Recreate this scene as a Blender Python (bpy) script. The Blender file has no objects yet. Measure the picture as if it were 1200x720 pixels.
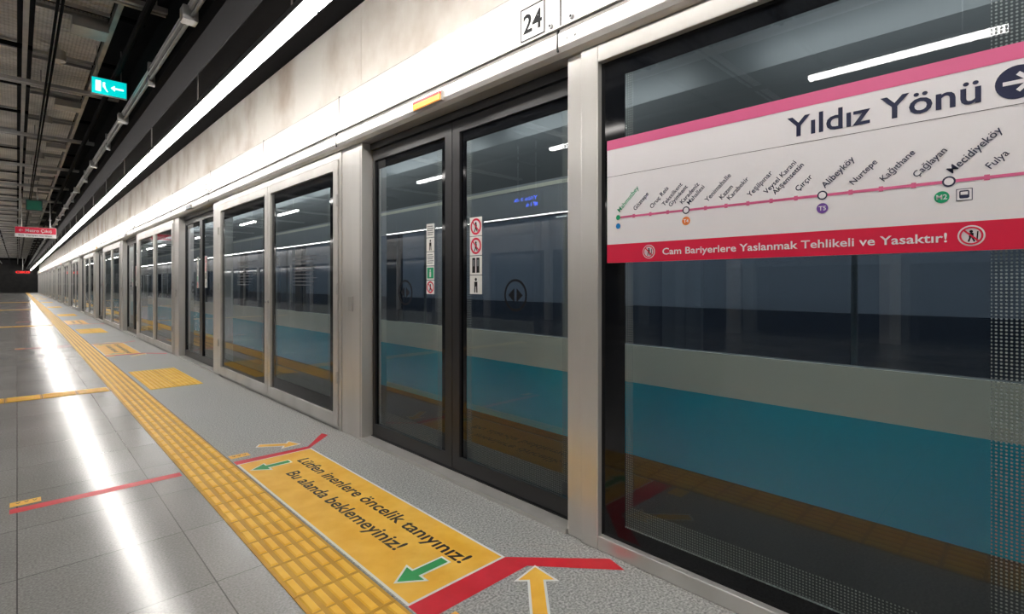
import bpy, math
from mathutils import Vector, Matrix
S=bpy.context.scene
try:
    S.view_settings.view_transform='Standard'
except Exception: pass

# ------------------------------------------------------------------ materials
def mat(name,col=(.5,.5,.5),rough=.5,metal=0.,emit=None,es=0.,spec=.5):
    m=bpy.data.materials.new(name); m.use_nodes=True
    b=m.node_tree.nodes['Principled BSDF']
    b.inputs['Base Color'].default_value=(*col,1)
    b.inputs['Roughness'].default_value=rough
    b.inputs['Metallic'].default_value=metal
    b.inputs['Specular IOR Level'].default_value=spec
    if emit:
        b.inputs['Emission Color'].default_value=(*emit,1); b.inputs['Emission Strength'].default_value=es
    return m
def nn(m,t,**kw):
    n=m.node_tree.nodes.new(t)
    for k,v in kw.items():
        if k in n.inputs: n.inputs[k].default_value=v
        else: setattr(n,k,v)
    return n
def lk(m,a,b): m.node_tree.links.new(a,b)
def ramp(m,stops):
    r=m.node_tree.nodes.new('ShaderNodeValToRGB'); e=r.color_ramp.elements
    while len(e)<len(stops): e.new(.5)
    for i,(p,c) in enumerate(stops):
        e[i].position=p; e[i].color=(*c,1)
    return r
def noisy(name,c1,c2,scale,rough=.4,metal=0.,detail=4,stretch=(1,1,1),bump=0,lo=.35,hi=.65,spec=.5):
    m=mat(name,c1,rough,metal,spec=spec)
    tc=nn(m,'ShaderNodeTexCoord'); mp=nn(m,'ShaderNodeMapping'); mp.inputs['Scale'].default_value=stretch
    lk(m,tc.outputs['Object'],mp.inputs['Vector'])
    n=nn(m,'ShaderNodeTexNoise'); n.inputs['Scale'].default_value=scale; n.inputs['Detail'].default_value=detail
    lk(m,mp.outputs[0],n.inputs['Vector'])
    r=ramp(m,[(lo,c1),(hi,c2)]); lk(m,n.outputs['Fac'],r.inputs[0])
    b=m.node_tree.nodes['Principled BSDF']; lk(m,r.outputs[0],b.inputs['Base Color'])
    if bump:
        bp=nn(m,'ShaderNodeBump'); bp.inputs['Strength'].default_value=bump; bp.inputs['Distance'].default_value=.01
        lk(m,n.outputs['Fac'],bp.inputs['Height']); lk(m,bp.outputs[0],b.inputs['Normal'])
    return m
def granite(name,dark,mid,light,rough,tile=None,sc=130):
    m=mat(name,mid,rough)
    tc=nn(m,'ShaderNodeTexCoord')
    n=nn(m,'ShaderNodeTexNoise'); n.inputs['Scale'].default_value=sc; n.inputs['Detail'].default_value=2
    lk(m,tc.outputs['Object'],n.inputs['Vector'])
    r=ramp(m,[(.30,dark),(.5,mid),(.70,light)]); lk(m,n.outputs['Fac'],r.inputs[0])
    n2=nn(m,'ShaderNodeTexNoise'); n2.inputs['Scale'].default_value=1.3; n2.inputs['Detail'].default_value=3
    lk(m,tc.outputs['Object'],n2.inputs['Vector'])
    r2=ramp(m,[(.3,(.88,.88,.88)),(.7,(1,1,1))]); lk(m,n2.outputs['Fac'],r2.inputs[0])
    mx=nn(m,'ShaderNodeMixRGB',blend_type='MULTIPLY'); mx.inputs[0].default_value=1
    lk(m,r.outputs[0],mx.inputs[1]); lk(m,r2.outputs[0],mx.inputs[2])
    out=mx.outputs[0]
    b=m.node_tree.nodes['Principled BSDF']
    if tile:
        br=nn(m,'ShaderNodeTexBrick'); br.offset=0; br.inputs['Scale'].default_value=1
        br.inputs['Brick Width'].default_value=tile; br.inputs['Row Height'].default_value=tile
        br.inputs['Mortar Size'].default_value=.0025; br.inputs['Mortar Smooth'].default_value=0
        br.inputs['Color1'].default_value=(1,1,1,1); br.inputs['Color2'].default_value=(.88,.88,.88,1); br.inputs['Mortar'].default_value=(.35,.35,.35,1)
        lk(m,tc.outputs['Object'],br.inputs['Vector'])
        m2=nn(m,'ShaderNodeMixRGB',blend_type='MULTIPLY'); m2.inputs[0].default_value=1
        lk(m,out,m2.inputs[1]); lk(m,br.outputs['Color'],m2.inputs[2]); out=m2.outputs[0]
    lk(m,out,b.inputs['Base Color'])
    r3=ramp(m,[(.25,(rough*.8,)*3),(.75,(rough*1.25,)*3)]); lk(m,n2.outputs['Fac'],r3.inputs[0]); lk(m,r3.outputs[0],b.inputs['Roughness'])
    return m
def glassmat(name,tint,base=.03,k=1.5):
    m=bpy.data.materials.new(name); m.use_nodes=True; nt=m.node_tree; nt.nodes.clear()
    o=nn(m,'ShaderNodeOutputMaterial'); mx=nn(m,'ShaderNodeMixShader'); t=nn(m,'ShaderNodeBsdfTransparent'); g=nn(m,'ShaderNodeBsdfGlossy')
    t.inputs[0].default_value=(*tint,1); g.inputs['Roughness'].default_value=.0; g.inputs[0].default_value=(.95,.97,1,1)
    f=nn(m,'ShaderNodeFresnel'); f.inputs[0].default_value=1.45
    ma=nn(m,'ShaderNodeMath',operation='MULTIPLY_ADD',use_clamp=True); ma.inputs[1].default_value=k; ma.inputs[2].default_value=base
    lk(m,f.outputs[0],ma.inputs[0]); lk(m,ma.outputs[0],mx.inputs[0]); lk(m,t.outputs[0],mx.inputs[1]); lk(m,g.outputs[0],mx.inputs[2]); lk(m,mx.outputs[0],o.inputs[0])
    return m
def dotmat(name,pitch,r):
    m=bpy.data.materials.new(name); m.use_nodes=True; nt=m.node_tree; nt.nodes.clear()
    o=nn(m,'ShaderNodeOutputMaterial'); mx=nn(m,'ShaderNodeMixShader'); t=nn(m,'ShaderNodeBsdfTransparent'); d=nn(m,'ShaderNodeBsdfDiffuse')
    d.inputs[0].default_value=(.22,.25,.24,1)
    tc=nn(m,'ShaderNodeTexCoord'); sp=nn(m,'ShaderNodeSeparateXYZ'); lk(m,tc.outputs['Object'],sp.inputs[0])
    outs=[]
    for ax in (1,2):
        a=nn(m,'ShaderNodeMath',operation='DIVIDE'); a.inputs[1].default_value=pitch; lk(m,sp.outputs[ax],a.inputs[0])
        b=nn(m,'ShaderNodeMath',operation='FRACT'); lk(m,a.outputs[0],b.inputs[0])
        c=nn(m,'ShaderNodeMath',operation='SUBTRACT'); c.inputs[1].default_value=.5; lk(m,b.outputs[0],c.inputs[0])
        e=nn(m,'ShaderNodeMath',operation='POWER'); e.inputs[1].default_value=2; 
        ab=nn(m,'ShaderNodeMath',operation='ABSOLUTE'); lk(m,c.outputs[0],ab.inputs[0]); lk(m,ab.outputs[0],e.inputs[0]); outs.append(e)
    s=nn(m,'ShaderNodeMath',operation='ADD'); lk(m,outs[0].outputs[0],s.inputs[0]); lk(m,outs[1].outputs[0],s.inputs[1])
    l=nn(m,'ShaderNodeMath',operation='LESS_THAN'); l.inputs[1].default_value=r*r; lk(m,s.outputs[0],l.inputs[0])
    lk(m,l.outputs[0],mx.inputs[0]); lk(m,t.outputs[0],mx.inputs[1]); lk(m,d.outputs[0],mx.inputs[2]); lk(m,mx.outputs[0],o.inputs[0])
    return m
def perforated(name):
    m=mat(name,(.3,.3,.29),.45,.0)
    tc=nn(m,'ShaderNodeTexCoord'); w=nn(m,'ShaderNodeTexWave'); w.bands_direction='Y'; w.inputs['Scale'].default_value=4
    lk(m,tc.outputs['Object'],w.inputs['Vector'])
    n=nn(m,'ShaderNodeTexNoise'); n.inputs['Scale'].default_value=2.; lk(m,tc.outputs['Object'],n.inputs['Vector'])
    v=nn(m,'ShaderNodeTexVoronoi'); v.inputs['Scale'].default_value=34; v.inputs['Randomness'].default_value=0; lk(m,tc.outputs['Object'],v.inputs['Vector'])
    r=ramp(m,[(.0,(.08,.08,.08)),(.35,(.95,.93,.90))]); lk(m,v.outputs['Distance'],r.inputs[0])
    r2=ramp(m,[(.35,(.6,.6,.6)),(.65,(1.,1.,1.))]); lk(m,n.outputs['Fac'],r2.inputs[0])
    mx=nn(m,'ShaderNodeMixRGB',blend_type='MULTIPLY'); mx.inputs[0].default_value=1; lk(m,r.outputs[0],mx.inputs[1]); lk(m,r2.outputs[0],mx.inputs[2])
    b=m.node_tree.nodes['Principled BSDF']; lk(m,mx.outputs[0],b.inputs['Base Color'])
    bp=nn(m,'ShaderNodeBump'); bp.inputs['Strength'].default_value=.8; bp.inputs['Distance'].default_value=.04
    lk(m,w.outputs['Fac'],bp.inputs['Height']); lk(m,bp.outputs[0],b.inputs['Normal'])
    return m

M={}
M['silver']=noisy('brushed_aluminium',(.56,.545,.52),(.66,.645,.62),3,.28,.55,stretch=(1,1,.2))
M['silver2']=noisy('satin_aluminium',(.48,.47,.45),(.54,.53,.51),3,.33,.55)
M['housing']=mat('dark_grey_lamp_housing',(.06,.06,.062),.6,spec=.2)
M['white']=noisy('header_panel_paint',(.70,.67,.63),(.76,.735,.69),1.5,.24,.0)
M['black']=mat('black_powder_coat',(.012,.012,.014),.35)
M['frit']=mat('black_glass_frit',(.006,.007,.009),.06,spec=.3)
M['dark']=mat('dark_gap',(.01,.01,.01),.8)
M['glass']=glassmat('screen_door_glass',(.72,.78,.79),.025,1.2)
M['tglass']=glassmat('train_window_glass',(.36,.39,.43),.04,1.2)
M['dots']=dotmat('frit_dot_pattern',.0105,.27)
M['floor']=granite('polished_granite_tiles',(.26,.257,.25),(.33,.328,.318),(.41,.405,.395),.17,.6,sc=110)
M['paving']=granite('edge_granite',(.17,.173,.167),(.36,.364,.35),(.58,.58,.565),.40,sc=100)
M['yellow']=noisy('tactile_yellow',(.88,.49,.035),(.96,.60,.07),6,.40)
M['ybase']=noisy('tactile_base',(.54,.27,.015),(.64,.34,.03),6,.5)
M['yellow_sticker']=noisy('yellow_floor_vinyl',(.88,.46,.035),(.97,.57,.08),7,.38,detail=8)
M['red']=noisy('red_floor_tape',(.62,.012,.025),(.72,.02,.04),8,.4)
M['green']=mat('green_vinyl',(.03,.33,.09),.4)
M['vwhite']=mat('white_vinyl',(.80,.80,.78),.4)
M['brown']=mat('dark_brown_print',(.035,.025,.015),.4)
M['lwhite']=mat('sign_white',(.76,.745,.77),.3)
M['pink']=mat('sign_pink',(.68,.13,.28),.3)
M['sred']=mat('sign_red',(.68,.01,.055),.3)
M['navy']=mat('sign_navy',(.015,.02,.06),.3)
M['sgreen']=mat('sign_green',(.0,.33,.14),.3)
M['dgreen']=mat('sign_dark_green',(.0,.10,.06),.3)
M['sorange']=mat('sign_orange',(.8,.2,.03),.3)
M['spurple']=mat('sign_purple',(.16,.06,.35),.3)
M['sblue']=mat('sign_blue',(.0,.2,.55),.3)
M['ink']=mat('black_ink',(.006,.006,.008),.5,spec=.2)
M['greylabel']=mat('grey_label',(.13,.14,.15),.5)
M['teal']=mat('train_teal_paint',(.0,.43,.58),.35)
M['cream']=mat('train_cream_paint',(.72,.70,.59),.35)
M['tgrey']=mat('train_grey_paint',(.30,.31,.335),.30)
M['troof']=mat('train_roof_grey',(.07,.075,.08),.4)
M['tdark']=mat('train_dark_trim',(.06,.065,.08),.25)
M['interior']=mat('train_interior',(.44,.48,.54),.6)
M['seat']=mat('train_seat_fabric',(.10,.11,.14),.8)
LEDC=(1,.955,.905)
M['led']=mat('led_tube',(1,1,1),.5,emit=LEDC,es=36)
M['ledsoft']=mat('led_tube_soft',(1,1,1),.5,emit=LEDC,es=20)
M['traintube']=mat('train_interior_tube',(1,1,1),.5,emit=(.88,.95,1),es=9)
M['addedfill']=mat('added_train_fill',(1,1,1),.5,emit=(.9,.97,1),es=17)  # added glow, only there to brighten the train side
M['orange']=mat('indicator_orange',(1,.3,.02),.4,emit=(1,.30,.02),es=1.3)
M['redlamp']=mat('indicator_red',(.8,.02,.01),.4,emit=(1,.02,.02),es=1.)
M['exit']=mat('exit_sign_face',(0,.5,.5),.4,emit=(.0,.62,.60),es=1.1)
M['exitw']=mat('exit_sign_pictogram',(1,1,1),.4,emit=(.8,1,1),es=1.3)
M['bluelamp']=mat('blue_led_matrix',(0,0,1),.4,emit=(.03,.12,1),es=14)
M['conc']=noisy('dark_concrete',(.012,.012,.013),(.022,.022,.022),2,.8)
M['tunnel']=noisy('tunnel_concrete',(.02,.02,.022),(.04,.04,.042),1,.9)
M['galv']=noisy('galvanised_steel',(.34,.34,.34),(.48,.48,.47),5,.4,.3)
M['perf']=perforated('perforated_ceiling_metal')
M['blackbeam']=mat('black_beam_paint',(.007,.007,.008),.85,spec=.08)
M['clad']=noisy('cream_stained_cladding',(.60,.51,.43),(.88,.84,.78),1.5,.22,0.,detail=10,stretch=(1,1,.8),lo=.32,hi=.56)

# ------------------------------------------------------------------ geometry builder
CACHE={}
def text_geo(body,bold):
    k=(body,bold)
    if k in CACHE: return CACHE[k]
    c=bpy.data.curves.new('t','FONT'); c.body=body; c.size=1; c.offset=bold; c.resolution_u=3
    o=bpy.data.objects.new('t',c); S.collection.objects.link(o)
    dg=bpy.context.evaluated_depsgraph_get(); me=bpy.data.meshes.new_from_object(o.evaluated_get(dg))
    vs=[(v.co.x,v.co.y) for v in me.vertices]; fs=[tuple(p.vertices) for p in me.polygons]
    bpy.data.objects.remove(o); bpy.data.curves.remove(c); bpy.data.meshes.remove(me)
    CACHE[k]=(vs,fs); return CACHE[k]
CAP=None
class Fr:
    def __init__(s,o,U,V):
        s.o=Vector(o); s.U=Vector(U); s.V=Vector(V); s.N=s.U.cross(s.V)
    def p(s,u,v,n=0): return s.o+s.U*u+s.V*v+s.N*n
def wallF(x,y=0,z=0): return Fr((x,y,z),(0,-1,0),(0,0,1))
def floorF(x=0,y=0,z=0): return Fr((x,y,z),(0,-1,0),(1,0,0))
def faceF(x,y,z): return Fr((x,y,z),(1,0,0),(0,0,1))
class G:
    def __init__(s): s.v=[]; s.f=[]; s.m=[]; s.ms=[]
    def mi(s,k):
        if k not in s.ms: s.ms.append(k)
        return s.ms.index(k)
    def add(s,vs,fs,k):
        b=len(s.v); s.v+= [tuple(v) for v in vs]; i=s.mi(k)
        for f in fs: s.f.append(tuple(b+j for j in f)); s.m.append(i)
    def box(s,x0,x1,y0,y1,z0,z1,k):
        s.add([(x0,y0,z0),(x1,y0,z0),(x1,y1,z0),(x0,y1,z0),(x0,y0,z1),(x1,y0,z1),(x1,y1,z1),(x0,y1,z1)],
              [(0,3,2,1),(4,5,6,7),(0,1,5,4),(1,2,6,5),(2,3,7,6),(3,0,4,7)],k)
    def extr(s,prof,y0,y1,k):
        n=len(prof); vs=[(x,y0,z) for x,z in prof]+[(x,y1,z) for x,z in prof]
        fs=[(i,(i+1)%n,n+(i+1)%n,n+i) for i in range(n)]+[tuple(range(n))[::-1],tuple(range(n,2*n))]
        s.add(vs,fs,k)
    def poly(s,fr,pts,n,k): s.add([fr.p(u,v,n) for u,v in pts],[tuple(range(len(pts)))],k)
    def rect(s,fr,u0,u1,v0,v1,n,k): s.poly(fr,[(u0,v0),(u1,v0),(u1,v1),(u0,v1)],n,k)
    def rrect(s,fr,u0,u1,v0,v1,r,n,k):
        pts=[]
        for cx,cy,a in ((u1-r,v0+r,-90),(u1-r,v1-r,0),(u0+r,v1-r,90),(u0+r,v0+r,180)):
            for i in range(6):
                t=math.radians(a+i*18); pts.append((cx+r*math.cos(t),cy+r*math.sin(t)))
        s.poly(fr,pts,n,k)
    def disc(s,fr,u,v,r,n,k,seg=28): s.poly(fr,[(u+r*math.cos(2*math.pi*i/seg),v+r*math.sin(2*math.pi*i/seg)) for i in range(seg)],n,k)
    def ring(s,fr,u,v,r0,r1,n,k,seg=32):
        vs=[fr.p(u+r*math.cos(2*math.pi*i/seg),v+r*math.sin(2*math.pi*i/seg),n) for r in (r0,r1) for i in range(seg)]
        s.add(vs,[(i,(i+1)%seg,seg+(i+1)%seg,seg+i) for i in range(seg)],k)
    def line(s,fr,a,b,w,n,k):
        dx,dy=b[0]-a[0],b[1]-a[1]; L=math.hypot(dx,dy); px,py=-dy/L*w/2,dx/L*w/2
        s.poly(fr,[(a[0]-px,a[1]-py),(b[0]-px,b[1]-py),(b[0]+px,b[1]+py),(a[0]+px,a[1]+py)],n,k)
    def text(s,fr,body,u,v,cap,n,k,width=None,rot=0,bold=.015,align='L'):
        global CAP
        if CAP is None: CAP=max(y for x,y in text_geo('H',0)[0])
        vs,fs=text_geo(body,bold)
        if not vs: return
        sc=cap/CAP; x0=min(x for x,y in vs); x1=max(x for x,y in vs)
        sx=sc if width is None else width/(x1-x0)
        off=x0 if align=='L' else (x0+x1)/2
        c,si=math.cos(rot),math.sin(rot); out=[]
        for x,y in vs:
            a,b=(x-off)*sx,y*sc
            out.append(fr.p(u+a*c-b*si,v+a*si+b*c,n))
        s.add(out,fs,k)
    def cyl(s,p0,p1,r,k,seg=12):
        p0=Vector(p0);p1=Vector(p1); d=(p1-p0).normalized(); a=d.orthogonal().normalized(); b=d.cross(a)
        vs=[p+a*r*math.cos(2*math.pi*i/seg)+b*r*math.sin(2*math.pi*i/seg) for p in (p0,p1) for i in range(seg)]
        s.add(vs,[(i,(i+1)%seg,seg+(i+1)%seg,seg+i) for i in range(seg)]+[tuple(range(seg))[::-1],tuple(range(seg,2*seg))],k)
    def mesh(s,name):
        me=bpy.data.meshes.new(name); me.from_pydata([tuple(v) for v in s.v],[],s.f)
        for k in s.ms: me.materials.append(M[k])
        me.polygons.foreach_set('material_index',s.m); me.update(); return me
    def build(s,name,parent=None,loc=(0,0,0),bevel=0):
        return inst(s.mesh(name),name,parent,loc,bevel)
def inst(me,name,parent=None,loc=(0,0,0),bevel=0):
    o=bpy.data.objects.new(name,me); S.collection.objects.link(o)
    if parent: o.parent=parent
    o.location=loc
    if bevel:
        b=o.modifiers.new('bevel','BEVEL'); b.width=bevel; b.segments=2; b.limit_method='ANGLE'
    return o
def empty(name,loc=(0,0,0)):
    e=bpy.data.objects.new(name,None); S.collection.objects.link(e); e.location=loc; e.empty_display_size=.2; return e

Y0,Y1=-14,92; P=6.4; NM=14
ya_,yb_=Y0+.03,Y1-.03

# ------------------------------------------------------------------ shell
g=G(); g.box(-9,1.08,Y0,Y1,-.15,0,'floor'); g.build('floor')
g=G(); g.box(1.08,2.25,Y0,Y1,-.15,-.0002,'paving'); g.build('floor_edge_paving')
g=G(); g.box(-9,2.19,ya_,yb_,-1.28,-.16,'tunnel'); g.build('platform_base')
g=G(); g.box(2.2,6,Y0,Y1,-1.4,-1.3,'tunnel'); g.build('floor_trackbed')
g=G(); g.box(6,6.2,Y0,Y1,-1.4,4.6,'tunnel'); g.build('wall_tunnel')
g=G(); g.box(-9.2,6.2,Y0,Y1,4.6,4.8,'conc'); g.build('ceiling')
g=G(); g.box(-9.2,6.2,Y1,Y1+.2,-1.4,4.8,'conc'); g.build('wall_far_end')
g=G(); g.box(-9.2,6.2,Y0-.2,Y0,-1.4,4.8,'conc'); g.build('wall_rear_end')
g=G(); g.box(-9.2,-9,Y0,Y1,-.15,4.6,'conc')
g.box(-9,-8.95,Y0,Y1,2.4,2.85,'silver2'); g.box(-9,-8.96,Y0,Y1,2.85,3.4,'silver2')
y=Y0
while y<Y1:
    g.box(-9,-8.93,y,min(y+.35,Y1),0,2.4,'silver2'); g.box(-8.99,-8.97,y+.35,min(y+2.9,Y1),.1,2.3,'frit'); y+=3.2
g.build('wall_left')

g=G(); g.box(2.12,2.19,Y0,Y1,2.845,4.6,'blackbeam'); 
y=Y0
while y<Y1:
    g.box(2.095,2.12,y+.003,min(y+2.997,Y1),2.845,3.62,'clad'); y+=3
g.build('wall_right')
g=G(); g.box(1.22,2.12,Y0,Y1,3.64,3.70,'blackbeam'); g.build('ceiling_soffit')

# ------------------------------------------------------------------ header beam
g=G()
g.extr([(2.14,2.37),(1.955,2.37),(1.925,2.385),(1.915,2.41),(1.915,2.475),(1.93,2.50),(1.95,2.515),(2.14,2.515)],ya_,yb_,'silver')
g.extr([(2.14,2.522),(1.95,2.522),(1.94,2.53),(1.94,2.80),(1.955,2.82),(2.14,2.84)],ya_,yb_,'white')
g.box(1.955,2.13,ya_,yb_,2.51,2.525,'dark')
g.box(1.925,1.955,ya_,yb_,2.514,2.519,'silver2')
for k in range(-2,NM):
    for s in (1.655,4.09,5.92):
        y=s+P*k
        if y<Y1: 
            g.box(1.9385,1.95,y,y+.008,2.525,2.815,'dark')
            if s<5: g.box(1.9135,1.93,y,y+.008,2.39,2.50,'dark')
    for s in (1.585,1.72):
        y=s+P*k
        g.cyl((1.94,y,2.545),(1.925,y,2.545),.012,'galv'); g.cyl((1.9255,y,2.545),(1.924,y,2.545),.006,'dark')
    for s in (1.55,1.60):
        y=s+P*k
        g.cyl((1.92,y,2.44),(1.912,y,2.44),.006,'galv')
g.build('door_header_beam')
for k,num in zip(range(0,8),('24','23','22','21','20','19','18','17')):
    g=G(); f=wallF(1.94,1.85+P*k,2.62)
    g.rect(f,-.085,.085,-.085,.085,.0015,'vwhite')
    for a in ((-.087,-.080,-.087,.087),(.080,.087,-.087,.087),(-.087,.087,-.087,-.080),(-.087,.087,.080,.087)): g.rect(f,*a,.0025,'ink')
    g.text(f,num,0,-.047,.094,.003,'ink',align='C',bold=.02)
    g.build('number_plate')
gm=G()
gm.box(1.900,1.9145,2.60,2.92,2.395,2.455,'silver2')
gm.box(1.893,1.902,2.61,2.91,2.40,2.434,'orange'); gm.box(1.893,1.902,2.61,2.91,2.434,2.451,'redlamp')
lm=gm.mesh('status_lamp')
gm2=G(); gm2.box(1.900,1.9145,2.60,2.92,2.395,2.455,'silver2'); gm2.box(1.893,1.902,2.61,2.91,2.40,2.451,'greylabel')
lm2=gm2.mesh('status_lamp_off')
for k in range(-1,NM): inst(lm if k%3==0 else lm2,'door_status_lamp',None,(0,P*k,0))

# ------------------------------------------------------------------ posts
ZT=2.368
ga=G(); ga.box(1.97,2.14,3.755,4.095,0,ZT,'silver'); ga.box(1.969,1.971,3.78,3.784,.02,2.36,'dark'); ga.box(1.955,1.975,3.90,3.96,1.02,1.14,'silver2'); ga=ga.mesh('door_post')
gb=G(); gb.box(1.97,2.14,7.745,8.035,0,ZT,'silver'); gb.box(1.969,1.971,7.77,7.774,.02,2.36,'dark'); gb=gb.mesh('door_post')
gc=G(); gc.box(1.96,2.05,1.645,3.75,0,.022,'silver'); gc.box(2.05,2.16,1.645,3.75,0,.028,'black'); gc=gc.mesh('door_threshold')
gd=G(); gd.box(2.04,2.14,1.645,3.75,2.315,ZT,'black'); gd=gd.mesh('door_lintel')
for k in range(0,NM):
    if P*k+8.1<Y1:
        inst(gb,'door_post',None,(0,P*k,0),.004)
    inst(ga,'door_post',None,(0,P*k,0),.004)
    inst(gc,'door_threshold',None,(0,P*k,0)); inst(gd,'door_lintel',None,(0,P*k,0))
g=G(); g.box(1.97,2.14,1.550,1.64,0,ZT,'silver'); g.build('door_post',bevel=.005)
g=G(); g.box(1.97,2.14,-3.0,-1.915,0,ZT,'silver'); g.box(1.97,2.14,ya_,-3.0,0,ZT,'silver2'); g.build('door_pier')

# ------------------------------------------------------------------ sliding doors
XD=2.08
def pict(g,f,u,v,s,kind,n):
    g.rect(f,u-s/2,u+s/2,v-s/2,v+s/2,n,'vwhite')
    if kind=='no':
        g.ring(f,u,v,s*.33,s*.44,n+.0008,'sred'); g.disc(f,u,v+s*.17,s*.07,n+.0006,'ink',10)
        g.line(f,(u,v+s*.1),(u,v-s*.12),s*.16,n+.0006,'ink'); g.line(f,(u-s*.02,v-s*.1),(u-s*.12,v-s*.28),s*.07,n+.0006,'ink'); g.line(f,(u+s*.02,v-s*.1),(u+s*.12,v-s*.28),s*.07,n+.0006,'ink')
        g.line(f,(u-s*.27,v+s*.27),(u+s*.27,v-s*.27),s*.08,n+.001,'sred')
    elif kind=='txt':
        for i in range(5): g.rect(f,u-s*.4,u+s*(.4 if i%2 else .3),v+s*(.3-.15*i)-s*.03,v+s*(.3-.15*i)+s*.03,n+.0006,'greylabel')
    elif kind=='green':
        g.rect(f,u-s*.4,u+s*.4,v-s*.4,v+s*.4,n+.0006,'sgreen'); g.disc(f,u,v+s*.2,s*.08,n+.001,'vwhite',10); g.line(f,(u,v+s*.1),(u,v-s*.3),s*.2,n+.001,'vwhite')
    elif kind=='bars':
        g.rect(f,u-s*.3,u-s*.04,v-s*.4,v+s*.4,n+.0006,'ink'); g.rect(f,u+s*.04,u+s*.3,v-s*.4,v+s*.4,n+.0006,'ink')
        g.rect(f,u-s*.24,u-s*.1,v-s*.05,v+s*.3,n+.001,'greylabel'); g.rect(f,u+s*.1,u+s*.24,v-s*.05,v+s*.3,n+.001,'greylabel')
    elif kind=='man':
        g.disc(f,u,v+s*.28,s*.09,n+.0006,'ink',10); g.line(f,(u,v+s*.16),(u,v-s*.1),s*.26,n+.0006,'ink'); g.line(f,(u-s*.07,v-s*.08),(u-s*.09,v-s*.42),s*.1,n+.0006,'ink'); g.line(f,(u+s*.07,v-s*.08),(u+s*.09,v-s*.42),s*.1,n+.0006,'ink')
def q(gg,yy0,yy1,z0,z1,x,k): gg.add([(x,yy1,z0),(x,yy0,z0),(x,yy0,z1),(x,yy1,z1)],[(0,1,2,3)],k)
def leaf(y0,y1,inner_low):
    fr=G(); w_in=.075; w_out=.035
    a,b=(w_in,w_out) if inner_low else (w_out,w_in)
    fr.box(XD-.02,XD+.02,y0,y0+a,.03,2.31,'black'); fr.box(XD-.02,XD+.02,y1-b,y1,.03,2.31,'black')
    fr.box(XD-.02,XD+.02,y0+a,y1-b,2.23,2.31,'black'); fr.box(XD-.02,XD+.02,y0+a,y1-b,.03,.12,'black')
    gl=G()
    q(gl,y0+a,y1-b,.12,2.23,XD,'glass')
    ft=G(); ya,yb=y0+a,y1-b; x=XD-.004
    wl,wr=(.055,.03) if inner_low else (.03,.055)
    q(ft,ya,ya+wl,.12,2.23,x,'frit'); q(ft,yb-wr,yb,.12,2.23,x,'frit'); q(ft,ya+wl,yb-wr,2.16,2.23,x,'frit')
    q(ft,ya+wl,ya+wl+.05,.2,2.16,x,'dots'); q(ft,yb-wr-.05,yb-wr,.2,2.16,x,'dots'); q(ft,ya+wl+.05,yb-wr-.05,.12,.24,x,'dots')
    f=wallF(XD); c=3.284 if inner_low else 2.116
    ft.ring(f,-c,1.18,.080,.094,.007,'ink'); 
    ft.poly(f,[(-c-.060,1.18),(-c-.010,1.140),(-c-.010,1.220)],.007,'ink'); ft.poly(f,[(-c+.060,1.18),(-c+.010,1.220),(-c+.010,1.140)],.007,'ink')
    kinds=('txt','man','txt','green','no') if inner_low else ('no','no','bars','man')
    cy=2.965 if inner_low else 2.472
    s=.095 if inner_low else .118
    for i,kd in enumerate(kinds): pict(ft,f,-cy,1.665-s/2-i*(s+.004),s,kd,.006)
    return fr.mesh('leaf_frame'),gl.mesh('leaf_glass'),ft.mesh('leaf_markings')
LA=leaf(1.65,2.695,False); LB=leaf(2.701,3.745,True)
for k in range(0,NM):
    e=empty('sliding_glass_door',(0,P*k,0))
    for L,nm in ((LA,'leaf_near'),(LB,'leaf_far')):
        inst(L[0],nm+'_frame',e); inst(L[1],nm+'_glass',e); inst(L[2],nm+'_markings',e)

# ------------------------------------------------------------------ emergency doors
fr=G(); gl=G(); ft=G()
XE=1.95
fr.box(XE+.01,2.1,4.10,4.14,0,ZT,'silver'); fr.box(XE+.01,2.1,7.70,7.74,0,ZT,'silver'); fr.box(XE+.01,2.1,4.14,7.70,2.30,ZT,'silver'); fr.box(XE+.02,2.1,4.14,7.70,0,.025,'silver2')
for (a,b,hl) in ((4.145,5.83,4.145),(5.84,7.695,7.695)):
    fr.box(XE,XE+.05,a,a+.085,.035,2.295,'silver'); fr.box(XE,XE+.05,b-.085,b,.035,2.295,'silver')
    fr.box(XE,XE+.05,a+.085,b-.085,2.21,2.295,'silver'); fr.box(XE,XE+.05,a+.085,b-.085,.035,.135,'silver')
    ya,yb=a+.085,b-.085
    q(gl,ya,yb,.135,2.21,XE+.026,'glass')
    x=XE+.022
    q(ft,ya,ya+.10,.135,2.21,x,'frit'); q(ft,yb-.10,yb,.135,2.21,x,'frit'); q(ft,ya+.1,yb-.1,2.09,2.21,x,'frit'); q(ft,ya+.1,yb-.1,.135,.25,x,'frit')
    q(ft,ya+.1,ya+.15,.25,2.09,x,'dots'); q(ft,yb-.15,yb-.1,.25,2.09,x,'dots'); q(ft,ya+.15,yb-.15,.25,.33,x,'dots')
    f=wallF(XE); c=(a+b)/2-.1
    for i in range(9): ft.rect(f,-c-.28,-c+.28-.05*(i%3),1.50-i*.034,1.508-i*.034,-.018,'greylabel')
    fr.cyl((XE,(5.79 if a<5 else 5.88),1.05),(XE-.012,(5.79 if a<5 else 5.88),1.05),.014,'galv')
    for z in (.45,1.2,1.95): fr.cyl((XE-.004,hl,z-.05),(XE-.004,hl,z+.05),.011,'silver2')
A,Bm,C=fr.mesh('frame'),gl.mesh('glass'),ft.mesh('markings')
for k in range(0,NM-1):
    e=empty('emergency_exit_door',(0,P*k,0)); inst(A,'frame',e,bevel=.003); inst(Bm,'glass',e); inst(C,'markings',e)

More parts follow.
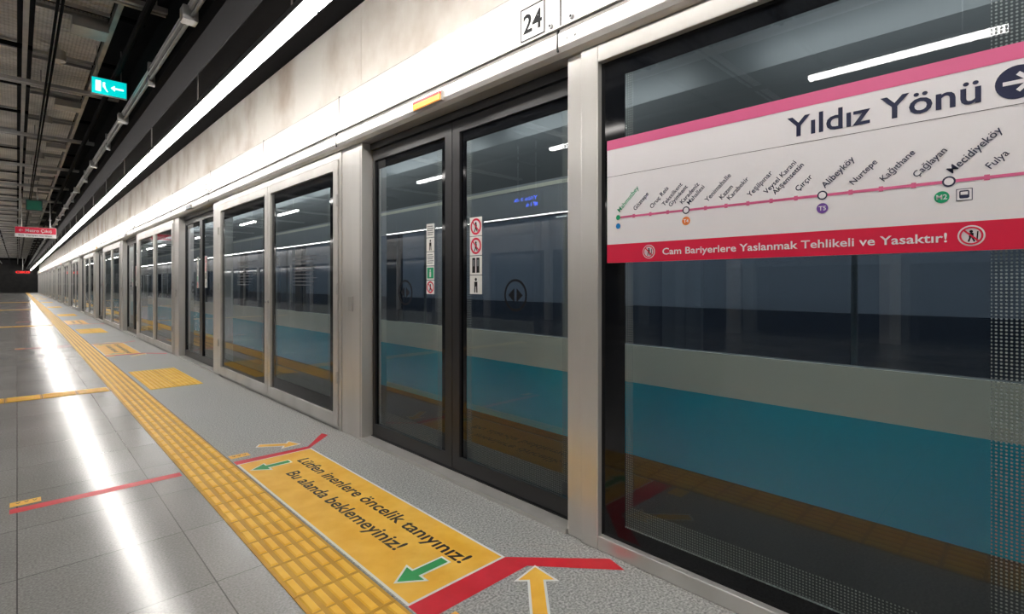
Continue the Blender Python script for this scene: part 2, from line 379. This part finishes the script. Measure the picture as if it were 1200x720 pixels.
# ------------------------------------------------------------------ fixed glass panels
fr=G(); gl=G(); ft=G(); a,b=-.18,1.545
fr.box(1.955,2.02,a,a+.1,0,ZT,'silver'); fr.box(1.955,2.02,b-.1,b,0,ZT,'silver'); fr.box(1.955,2.02,a+.1,b-.1,2.285,ZT,'silver'); fr.box(1.955,2.02,a+.1,b-.1,0,.066,'silver')
ya,yb=a+.1,b-.1
q(gl,ya,yb,.066,2.285,1.99,'glass'); x=1.986
q(ft,ya,ya+.10,.066,2.285,x,'frit'); q(ft,yb-.13,yb,.066,2.285,x,'frit'); q(ft,ya+.1,yb-.13,2.2,2.285,x,'frit'); q(ft,ya+.1,yb-.13,.066,.14,x,'frit')
q(ft,ya+.1,ya+.18,.14,2.2,x,'dots'); q(ft,yb-.17,yb-.13,.14,2.2,x,'dots'); q(ft,ya+.18,yb-.17,.14,.24,x,'dots'); 
A,Bm,C=fr.mesh('frame'),gl.mesh('glass'),ft.mesh('frit')
for k in (0,-1):
    e=empty('fixed_glass_panel',(0,1.73*k,0)); inst(A,'frame',e,bevel=.004); inst(Bm,'glass',e); inst(C,'frit_border',e)

# ------------------------------------------------------------------ line map sign
e=empty('line_map_sign')
g=G(); XS=1.965; f=wallF(XS); g.box(XS,XS+.012,-.07,1.398,1.343,1.907,'lwhite')
L,R=-1.398,.07
g.rect(f,L,R,1.862,1.907,.001,'pink'); g.rect(f,L,R,1.343,1.427,.001,'sred'); g.rect(f,L,R,1.738,1.7395,.001,'ink')
g.text(f,'Yıldız Yönü',-.627,1.765,.067,.0015,'navy',width=.508,bold=.014)
g.disc(f,-.045,1.80,.046,.001,'navy'); g.line(f,(-.075,1.80),(-.025,1.80),.011,.002,'lwhite'); g.line(f,(-.045,1.824),(-.016,1.797),.011,.002,'lwhite'); g.line(f,(-.045,1.776),(-.016,1.803),.011,.002,'lwhite')
g.rect(f,-1.337,R,1.5435,1.5525,.001,'pink')
st=['Mahmutbey','Göztepe','Oruç Reis','Tekstilkent|Giyimkent','Karadeniz|Mahallesi','Yenimahalle','Kazım|Karabekir','Yeşilpınar','Veysel Karani|Akşemsettin','Çırçır','Alibeyköy','Nurtepe','Kağıthane','Çağlayan','Mecidiyeköy','Fulya','Yıldız']
for i,n in enumerate(st):
    u=-1.337+.082*i; z=1.548
    if i in (4,10,14):
        g.disc(f,u,z,.0155,.0016,'navy',20); g.disc(f,u,z,.011,.002,'lwhite',20)
    elif i==0: g.disc(f,u,z,.0115,.002,'sgreen',20)
    else: g.rect(f,u-.006,u+.006,z-.008,z+.008,.0016,'pink')
    big=i in (0,4,10,14)
    col='sgreen' if i==0 else 'navy'
    parts=n.split('|'); r=math.radians(44)
    ch=.0205 if big and len(parts)==1 else .0185
    b_=0.006
    if len(parts)==1: g.text(f,n,u+.008,z+.022,ch,.0015,col,rot=r,bold=b_)
    else:
        g.text(f,parts[0],u-.016,z+.026,.0175,.0015,col,rot=r,bold=b_); g.text(f,parts[1],u+.014,z+.020,.0175,.0015,col,rot=r,bold=b_)
g.disc(f,-1.337,1.509,.0125,.0016,'sblue',20)
for u,c,t in ((-1.009,'sorange','T4'),(-.517,'spurple','T5'),(-.205,'sgreen','M2')):
    z=1.504; g.disc(f,u,z,.0175,.0016,c,24); g.text(f,t,u,z-.007,.014,.0022,'lwhite',align='C')
u=-.155; g.rect(f,u-.018,u+.018,1.488,1.523,.0014,'navy'); g.rect(f,u-.016,u+.016,1.490,1.521,.0017,'lwhite'); g.rrect(f,u-.011,u+.011,1.495,1.518,.004,.002,'navy'); g.rect(f,u-.008,u+.008,1.505,1.514,.0024,'lwhite')
g.text(f,'Cam Bariyerlere Yaslanmak Tehlikeli ve Yasaktır!',-1.115,1.371,.0265,.002,'lwhite',width=.922,bold=.014)
for u in (-1.18,-.140):
    z=1.386; g.disc(f,u,z,.030,.0014,'lwhite',28); g.ring(f,u,z,.0215,.026,.003,'sred',28)
    g.disc(f,u,z+.012,.004,.002,'ink',10); g.line(f,(u,z+.008),(u,z-.005),.010,.002,'ink'); g.line(f,(u-.002,z-.004),(u-.006,z-.017),.004,.002,'ink'); g.line(f,(u+.002,z-.004),(u+.007,z-.017),.004,.002,'ink'); g.line(f,(u+.014,z+.012),(u+.012,z-.016),.003,.002,'ink')
    g.line(f,(u-.017,z+.017),(u+.017,z-.017),.0045,.0034,'sred')
g.build('panel',e)

# ------------------------------------------------------------------ tactile paving
g=G(); T=.29
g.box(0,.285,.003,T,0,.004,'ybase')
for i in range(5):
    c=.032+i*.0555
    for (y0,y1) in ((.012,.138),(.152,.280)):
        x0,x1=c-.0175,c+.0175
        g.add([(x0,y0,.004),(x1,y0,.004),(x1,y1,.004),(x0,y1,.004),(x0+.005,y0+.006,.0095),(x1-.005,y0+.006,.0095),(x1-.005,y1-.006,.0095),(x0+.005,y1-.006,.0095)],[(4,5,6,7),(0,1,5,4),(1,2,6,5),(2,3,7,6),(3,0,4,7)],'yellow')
tm=g.mesh('tactile_tile')
o=inst(tm,'tactile_paving_strip',None,(.785,Y0+.1,0)); a=o.modifiers.new('a','ARRAY'); a.use_relative_offset=False; a.use_constant_offset=True; a.constant_offset_displace=(0,T,0); a.count=int((Y1-Y0-.2)/T)
g2=G()
for j in range(15):
    x0=.78-(j+1)*.29
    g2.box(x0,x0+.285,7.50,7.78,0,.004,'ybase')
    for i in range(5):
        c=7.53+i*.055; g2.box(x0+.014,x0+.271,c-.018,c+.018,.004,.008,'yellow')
cm=g2.mesh('tactile_cross_strip')
for k in (0,2,4,6): inst(cm,'tactile_cross_strip',None,(0,P*k*1.0,0))
g3=G()
for a in range(2):
    for b_ in range(6):
        x0,y0=1.12+a*.275,7.25+b_*.275
        g3.box(x0,x0+.27,y0,y0+.27,0,.004,'yellow')
        for i in range(6):
            for j in range(6):
                cx,cy=x0+.0225+i*.045,y0+.0225+j*.045; r=.012
                g3.add([(cx+r*math.cos(t*math.pi/3),cy+r*math.sin(t*math.pi/3),.004) for t in range(6)]+[(cx+.6*r*math.cos(t*math.pi/3),cy+.6*r*math.sin(t*math.pi/3),.008) for t in range(6)],[(t,(t+1)%6,6+(t+1)%6,6+t) for t in range(6)]+[(6,7,8,9,10,11)],'yellow')
wm=g3.mesh('tactile_warning_patch')
for k in range(0,8): inst(wm,'tactile_warning_patch',None,(0,9.2*k,0))

# ------------------------------------------------------------------ floor graphics
def arrow(g,f,tip,tail,w,hw,hl,n,k):
    dx,dy=tip[0]-tail[0],tip[1]-tail[1]; L=math.hypot(dx,dy); dx/=L;dy/=L; px,py=-dy,dx
    nk=(tip[0]-dx*hl,tip[1]-dy*hl)
    g.poly(f,[(tail[0]+px*w,tail[1]+py*w),(tail[0]-px*w,tail[1]-py*w),(nk[0]-px*w,nk[1]-py*w),(nk[0]+px*w,nk[1]+py*w)],n,k)
    g.poly(f,[(nk[0]+px*hw,nk[1]+py*hw),(nk[0]-px*hw,nk[1]-py*hw),tip],n,k)
def arrow2(g,f,tip,tail,w,hw,hl,k):
    dx,dy=tip[0]-tail[0],tip[1]-tail[1]; L=math.hypot(dx,dy); dx/=L;dy/=L; o=.011
    arrow(g,f,(tip[0]+dx*o*1.6,tip[1]+dy*o*1.6),(tail[0]-dx*o,tail[1]-dy*o),w+o,hw+o*1.9,hl+o*2.6,.0022,'vwhite')
    arrow(g,f,tip,tail,w,hw,hl,.0028,k)
e=empty('waiting_area_floor_decal')
g=G(); f=floorF()
def R_(x0,x1,y0,y1,n,k): g.rect(f,-y1,-y0,x0,x1,n,k)
R_(1.085,1.60,1.70,3.84,.0010,'vwhite'); R_(1.097,1.588,1.712,3.828,.0015,'yellow_sticker')
g.text(f,'Lütfen inenlere öncelik tanıyınız!',-3.64,1.415,.078,.0022,'brown',width=1.84,bold=.018)
g.text(f,'Bu alanda beklemeyiniz!',-3.44,1.265,.078,.0022,'brown',width=1.34,bold=.018)
arrow2(g,f,(-1.87,1.14),(-1.87,1.385),.024,.066,.09,'green')
arrow2(g,f,(-3.66,1.13),(-3.66,1.37),.024,.066,.09,'green')
g.poly(f,[(-1.70,1.085),(-1.58,1.085),(-1.58,1.62),(-1.70,1.60)],.0008,'red')
g.poly(f,[(-1.70,1.60),(-1.58,1.62),(-1.26,1.90),(-1.36,1.93)][::-1],.0009,'red')
g.poly(f,[(-3.92,1.085),(-3.84,1.085),(-3.84,1.58),(-3.90,1.60)],.0008,'red')
g.poly(f,[(-3.90,1.60),(-3.84,1.58),(-4.08,1.84),(-4.16,1.82)][::-1],.0009,'red')
R_(-.03,.77,3.87,3.95,.0012,'red'); R_(-.03,.10,3.985,4.065,.0012,'yellow_sticker')
for i in range(3): g.text(f,'>',-4.045,-.012+i*.035,.03,.002,'brown')
R_(1.09,1.22,3.99,4.07,.0012,'yellow_sticker')
for i in range(3): g.text(f,'>',-4.045,1.105+i*.035,.03,.002,'brown')
R_(1.09,1.20,1.46,1.55,.0012,'yellow_sticker')
arrow2(g,f,(-1.545,1.635),(-1.30,1.405),.028,.076,.095,'yellow_sticker')
arrow2(g,f,(-4.0,1.57),(-4.17,1.33),.028,.076,.095,'yellow_sticker')
dm=g.mesh('print'); inst(dm,'print',e)
e2=empty('waiting_area_floor_decal',(0,9.5,0)); inst(dm,'print',e2)
e2=empty('waiting_area_floor_decal',(0,18.7,0)); inst(dm,'print',e2)

# ------------------------------------------------------------------ ceiling fittings
def strip(name,x,z,w,seg,gap,k,yoff=0,top=4.59,tall=.03,hw=None,hk='silver2'):
    g=G(); y=ya_+.02+yoff; hw=w/2+.02 if hw is None else hw
    g.box(x-hw,x+hw,ya_,yb_,z+tall,z+tall+.045,hk)
    while y<yb_-seg:
        g.extr([(x-w/2,z+tall),(x-w/2,z+.008),(x-w/2+.015,z),(x+w/2-.015,z),(x+w/2,z+.008),(x+w/2,z+tall)],y,y+seg,k)
        g.cyl((x,y+.3,z+tall+.045),(x,y+.3,top),.006,'galv',6)
        y+=seg+gap
    return g.build(name)
strip('led_strip_light',1.30,2.92,.08,2.4,.04,'led',top=3.637,tall=.055,hw=.045,hk='housing')
strip('ceiling_tube_light',-2.2,3.44,.09,1.55,2.35,'ledsoft',yoff=(0.2-(ya_+.02))%3.9,top=4.597,tall=.05,hw=.02,hk='housing')
strip('opposite_led_strip_light',-8.3,3.5,.09,2.4,.04,'ledsoft',top=4.597,hk='housing')
g=G(); g.extr([(.98,3.09),(1.14,3.09),(1.18,3.14),(1.18,3.64),(.94,3.64),(.94,3.12)],ya_,yb_,'blackbeam'); g.build('ceiling_box_beam')
g=G()
for x,z,r in ((.90,3.16,.014),(.895,3.21,.02),(.90,3.27,.012)): g.cyl((x,ya_,z),(x,yb_,z),r,'galv',8)
y=1.0
while y<70:
    g.box(.84,.935,y,y+.10,3.12,3.22,'galv'); g.box(.88,.935,y+1.6,y+1.63,3.1,3.32,'galv'); y+=3.2
g.build('conduit_run')
g=G()
y=-4.
while y<70:
    g.box(-1.35,.0,y+.03,y+1.30,3.80,3.83,'perf'); g.box(.12,.62,y+.03,y+1.30,3.74,3.77,'perf')
    for (x0,x1,z) in ((-1.35,0,3.80),(.12,.62,3.74)):
        g.box(x0,x1,y+.03,y+.045,z-.03,z,'galv'); g.box(x0,x1,y+1.285,y+1.30,z-.03,z,'galv')
    y+=1.45
g.build('ceiling_tray_panels')
g=G()
y=-4.-.06
while y<80:
    g.box(-4,.9,y,y+.035,3.76,3.80,'blackbeam'); y+=1.45
for x in (-1.39,.06,.66): g.box(x-.02,x+.02,ya_,yb_,3.70,3.78,'galv')
for x in (-1.39,.06,.66):
    y=0
    while y<60: g.cyl((x,y,3.8),(x,y,4.59),.008,'galv',6); y+=2.9
g.build('ceiling_rail_grid')
g=G(); 
for x,z in ((.76,3.47),(-.55,3.6)): g.cyl((x,ya_,z),(x,yb_,z),.028,'blackbeam',10)
y=2.3
while y<60:
    g.box(-4,.93,y,y+.045,3.56,3.60,'galv'); g.cyl((-4,y+.10,3.57),(.93,y+.10,3.57),.012,'galv',8)
    for x in (-1.0,.2,.85): g.cyl((x,y+.02,3.60),(x,y+.02,3.75),.006,'galv',6)
    g.box(.36,.62,y+.9,y+1.15,3.60,3.68,'galv'); g.cyl((.3,y+1.9,3.56),(.3,y+1.9,3.66),.07,'silver2',16); g.cyl((.3,y+1.9,3.66),(.3,y+1.9,3.74),.01,'galv',6)
    y+=2.9
for x in (.24,.27): g.cyl((x,ya_,3.545),(x,yb_,3.545),.011,'blackbeam',6)
g.build('ceiling_services')

e=empty('exit_sign'); g=G(); X,Y,Z=.70,6.83,3.31; w,h=.150,.088
g.box(X-w,X+w,Y,Y+.04,Z-h,Z+h,'silver2'); f=faceF(X,Y,Z)
g.rect(f,-w+.006,w-.006,-h+.006,h-.006,.002,'exit')
g.rect(f,-.115,-.07,-.055,.055,.003,'exitw'); g.disc(f,-.045,.035,.012,.003,'exitw',10); g.line(f,(-.048,.02),(-.04,-.015),.022,.003,'exitw'); g.line(f,(-.04,-.01),(-.015,-.05),.01,.003,'exitw'); g.line(f,(-.045,-.01),(-.07,-.03),.01,.004,'exit')
arrow(g,f,(.01,0),(.12,0),.009,.03,.035,.003,'exitw')
g.build('box',e)
g=G(); g.cyl((X-.1,Y+.02,Z+h),(X-.1,Y+.02,3.73),.006,'galv',6); g.cyl((X+.1,Y+.02,Z+h),(X+.1,Y+.02,3.73),.006,'galv',6); g.build('rods',e)
e=empty('hanging_direction_sign'); g=G(); X,Y,Z=.39,20,2.70
g.box(X-.44,X+.44,Y,Y+.08,Z-.15,Z+.15,'silver2'); f=faceF(X,Y,Z)
g.rect(f,-.43,.43,-.04,.14,.002,'sred'); g.rect(f,-.43,.43,-.14,-.04,.002,'lwhite')
g.text(f,'← Metro Çıkış',-.36,.01,.08,.004,'lwhite',width=.7); g.text(f,'Exit  Yürüyen merdiven',-.36,-.11,.04,.004,'ink',width=.7)
g.cyl((X-.3,Y+.04,Z+.15),(X-.3,Y+.04,3.79),.012,'galv',8); g.cyl((X+.3,Y+.04,Z+.15),(X+.3,Y+.04,3.72),.012,'galv',8)
g.build('box',e)
e=empty('hanging_information_panel'); g=G(); X,Y,Z=.30,17,3.14; g.box(X-.15,X+.15,Y,Y+.06,Z-.13,Z+.13,'black'); g.rect(faceF(X,Y,Z),-.13,.13,-.11,.11,.002,'dgreen'); g.cyl((X+.06,Y+.03,Z+.13),(X+.06,Y+.03,3.74),.01,'galv',8); g.build('box',e)
e=empty('led_display_sign'); g=G(); X,Y=.35,60; g.box(X-.6,X+.6,Y,Y+.1,2.0,2.35,'black'); g.text(faceF(X,Y,2.1),'CIKIS',-.45,0,.16,.01,'redlamp',width=.9,bold=.03); g.cyl((X,Y+.05,2.35),(X,Y+.05,3.74),.02,'galv',8); g.build('box',e)
e=empty('train_information_display'); g=G(); g.box(-4.7,-4.6,8.1,9.1,3.0,3.4,'black')
f=Fr((-4.6,8.6,3.2),(0,1,0),(0,0,1)); g.text(f,'Yıldız 2 dk',-.4,.03,.08,.004,'bluelamp',width=.8,bold=.02); g.text(f,'M7 5 dk',-.4,-.12,.08,.004,'bluelamp',bold=.02)
g.cyl((-4.65,8.3,3.4),(-4.65,8.3,4.6),.015,'galv',8); g.cyl((-4.65,8.9,3.4),(-4.65,8.9,4.6),.015,'galv',8); g.build('box',e)

# ------------------------------------------------------------------ train
e=empty('metro_train'); XT=2.5
g=G(); a,b=Y0+.5,Y1-6
g.extr([(XT,-.75),(XT,.28),(XT+.06,.28),(XT+.06,-.75)],a,b,'troof')
g.box(XT,XT+.06,a,b,.28,.69,'teal'); g.box(XT,XT+.06,a,b,.69,.90,'cream')
g.box(XT,XT+.06,a,b,1.70,1.93,'tgrey')
g.extr([(XT,1.93),(XT,2.25),(XT+.08,2.55),(XT+.3,2.75),(XT+.3,2.65),(XT+.12,2.5),(XT+.06,2.2),(XT+.06,1.93)],a,b,'troof')
g.box(XT-.002,XT,a,b,1.89,1.915,'cream')
g.box(XT+.3,XT+2.5,a,b,2.65,2.75,'tgrey'); g.box(XT+2.5,XT+2.6,a,b,-.75,2.75,'interior'); g.box(XT+.06,XT+2.5,a,b,-.1,0,'tdark')
y=a; i=0
while y<b-3:
    g.box(XT,XT+.06,y,y+.18,.90,1.70,'tdark'); y+=2.2; i+=1
g.build('body',e)
g=G(); q(g,a,b,.90,1.70,XT+.01,'tglass'); g.build('windows',e)
g=G(); g.box(XT+1.2,XT+1.3,a,b,2.25,2.30,'traintube'); g.build('interior_lights',e)
g=G(); g.box(XT+2.1,XT+2.5,a,b,.4,.46,'seat'); g.box(XT+2.42,XT+2.5,a,b,.46,1.0,'seat')
y=a+.5
while y<b: g.cyl((XT+1.2,y,0),(XT+1.2,y,2.65),.018,'galv',8); y+=2.3
g.build('seats_and_poles',e)
g=G(); y=a+1
while y<b-2:
    for dy in (0,.9): g.cyl((XT+.3,y+dy,-.88),(XT+.45,y+dy,-.88),.38,'tdark',24); g.cyl((XT+1.8,y+dy*1.,-.88),(XT+1.95,y+dy,-.88),.38,'tdark',24)
    y+=9
g.build('wheels',e)
g=G(); 
for x in (XT+.37,XT+1.87): g.box(x-.035,x+.035,ya_,yb_,-1.3,-1.262,'galv')
g.build('track_rails')
g=G(); y=ya_+.2
while y<Y1-2: g.extr([(2.20,2.62),(2.20,2.60),(2.24,2.585),(2.28,2.60),(2.28,2.62)],y,y+1.5,'addedfill'); y+=1.9  # added fill lamps, hidden behind the header, to light the train through the glass
g.box(2.191,2.29,ya_,yb_,2.62,2.66,'galv'); g.build('added_train_fill_light')

# ------------------------------------------------------------------ world + camera
w=bpy.data.worlds.new('world'); S.world=w; w.use_nodes=True
w.node_tree.nodes['Background'].inputs[0].default_value=(.6,.65,.7,1); w.node_tree.nodes['Background'].inputs[1].default_value=.05
cam=bpy.data.cameras.new('camera'); co=bpy.data.objects.new('camera',cam); S.collection.objects.link(co)
cam.sensor_width=36; cam.lens=18; cam.shift_y=-28/1200; cam.clip_start=.02; cam.clip_end=300
co.location=(0,0,1.25); co.rotation_euler=(math.radians(90),0,math.radians(-44.03)); S.camera=co
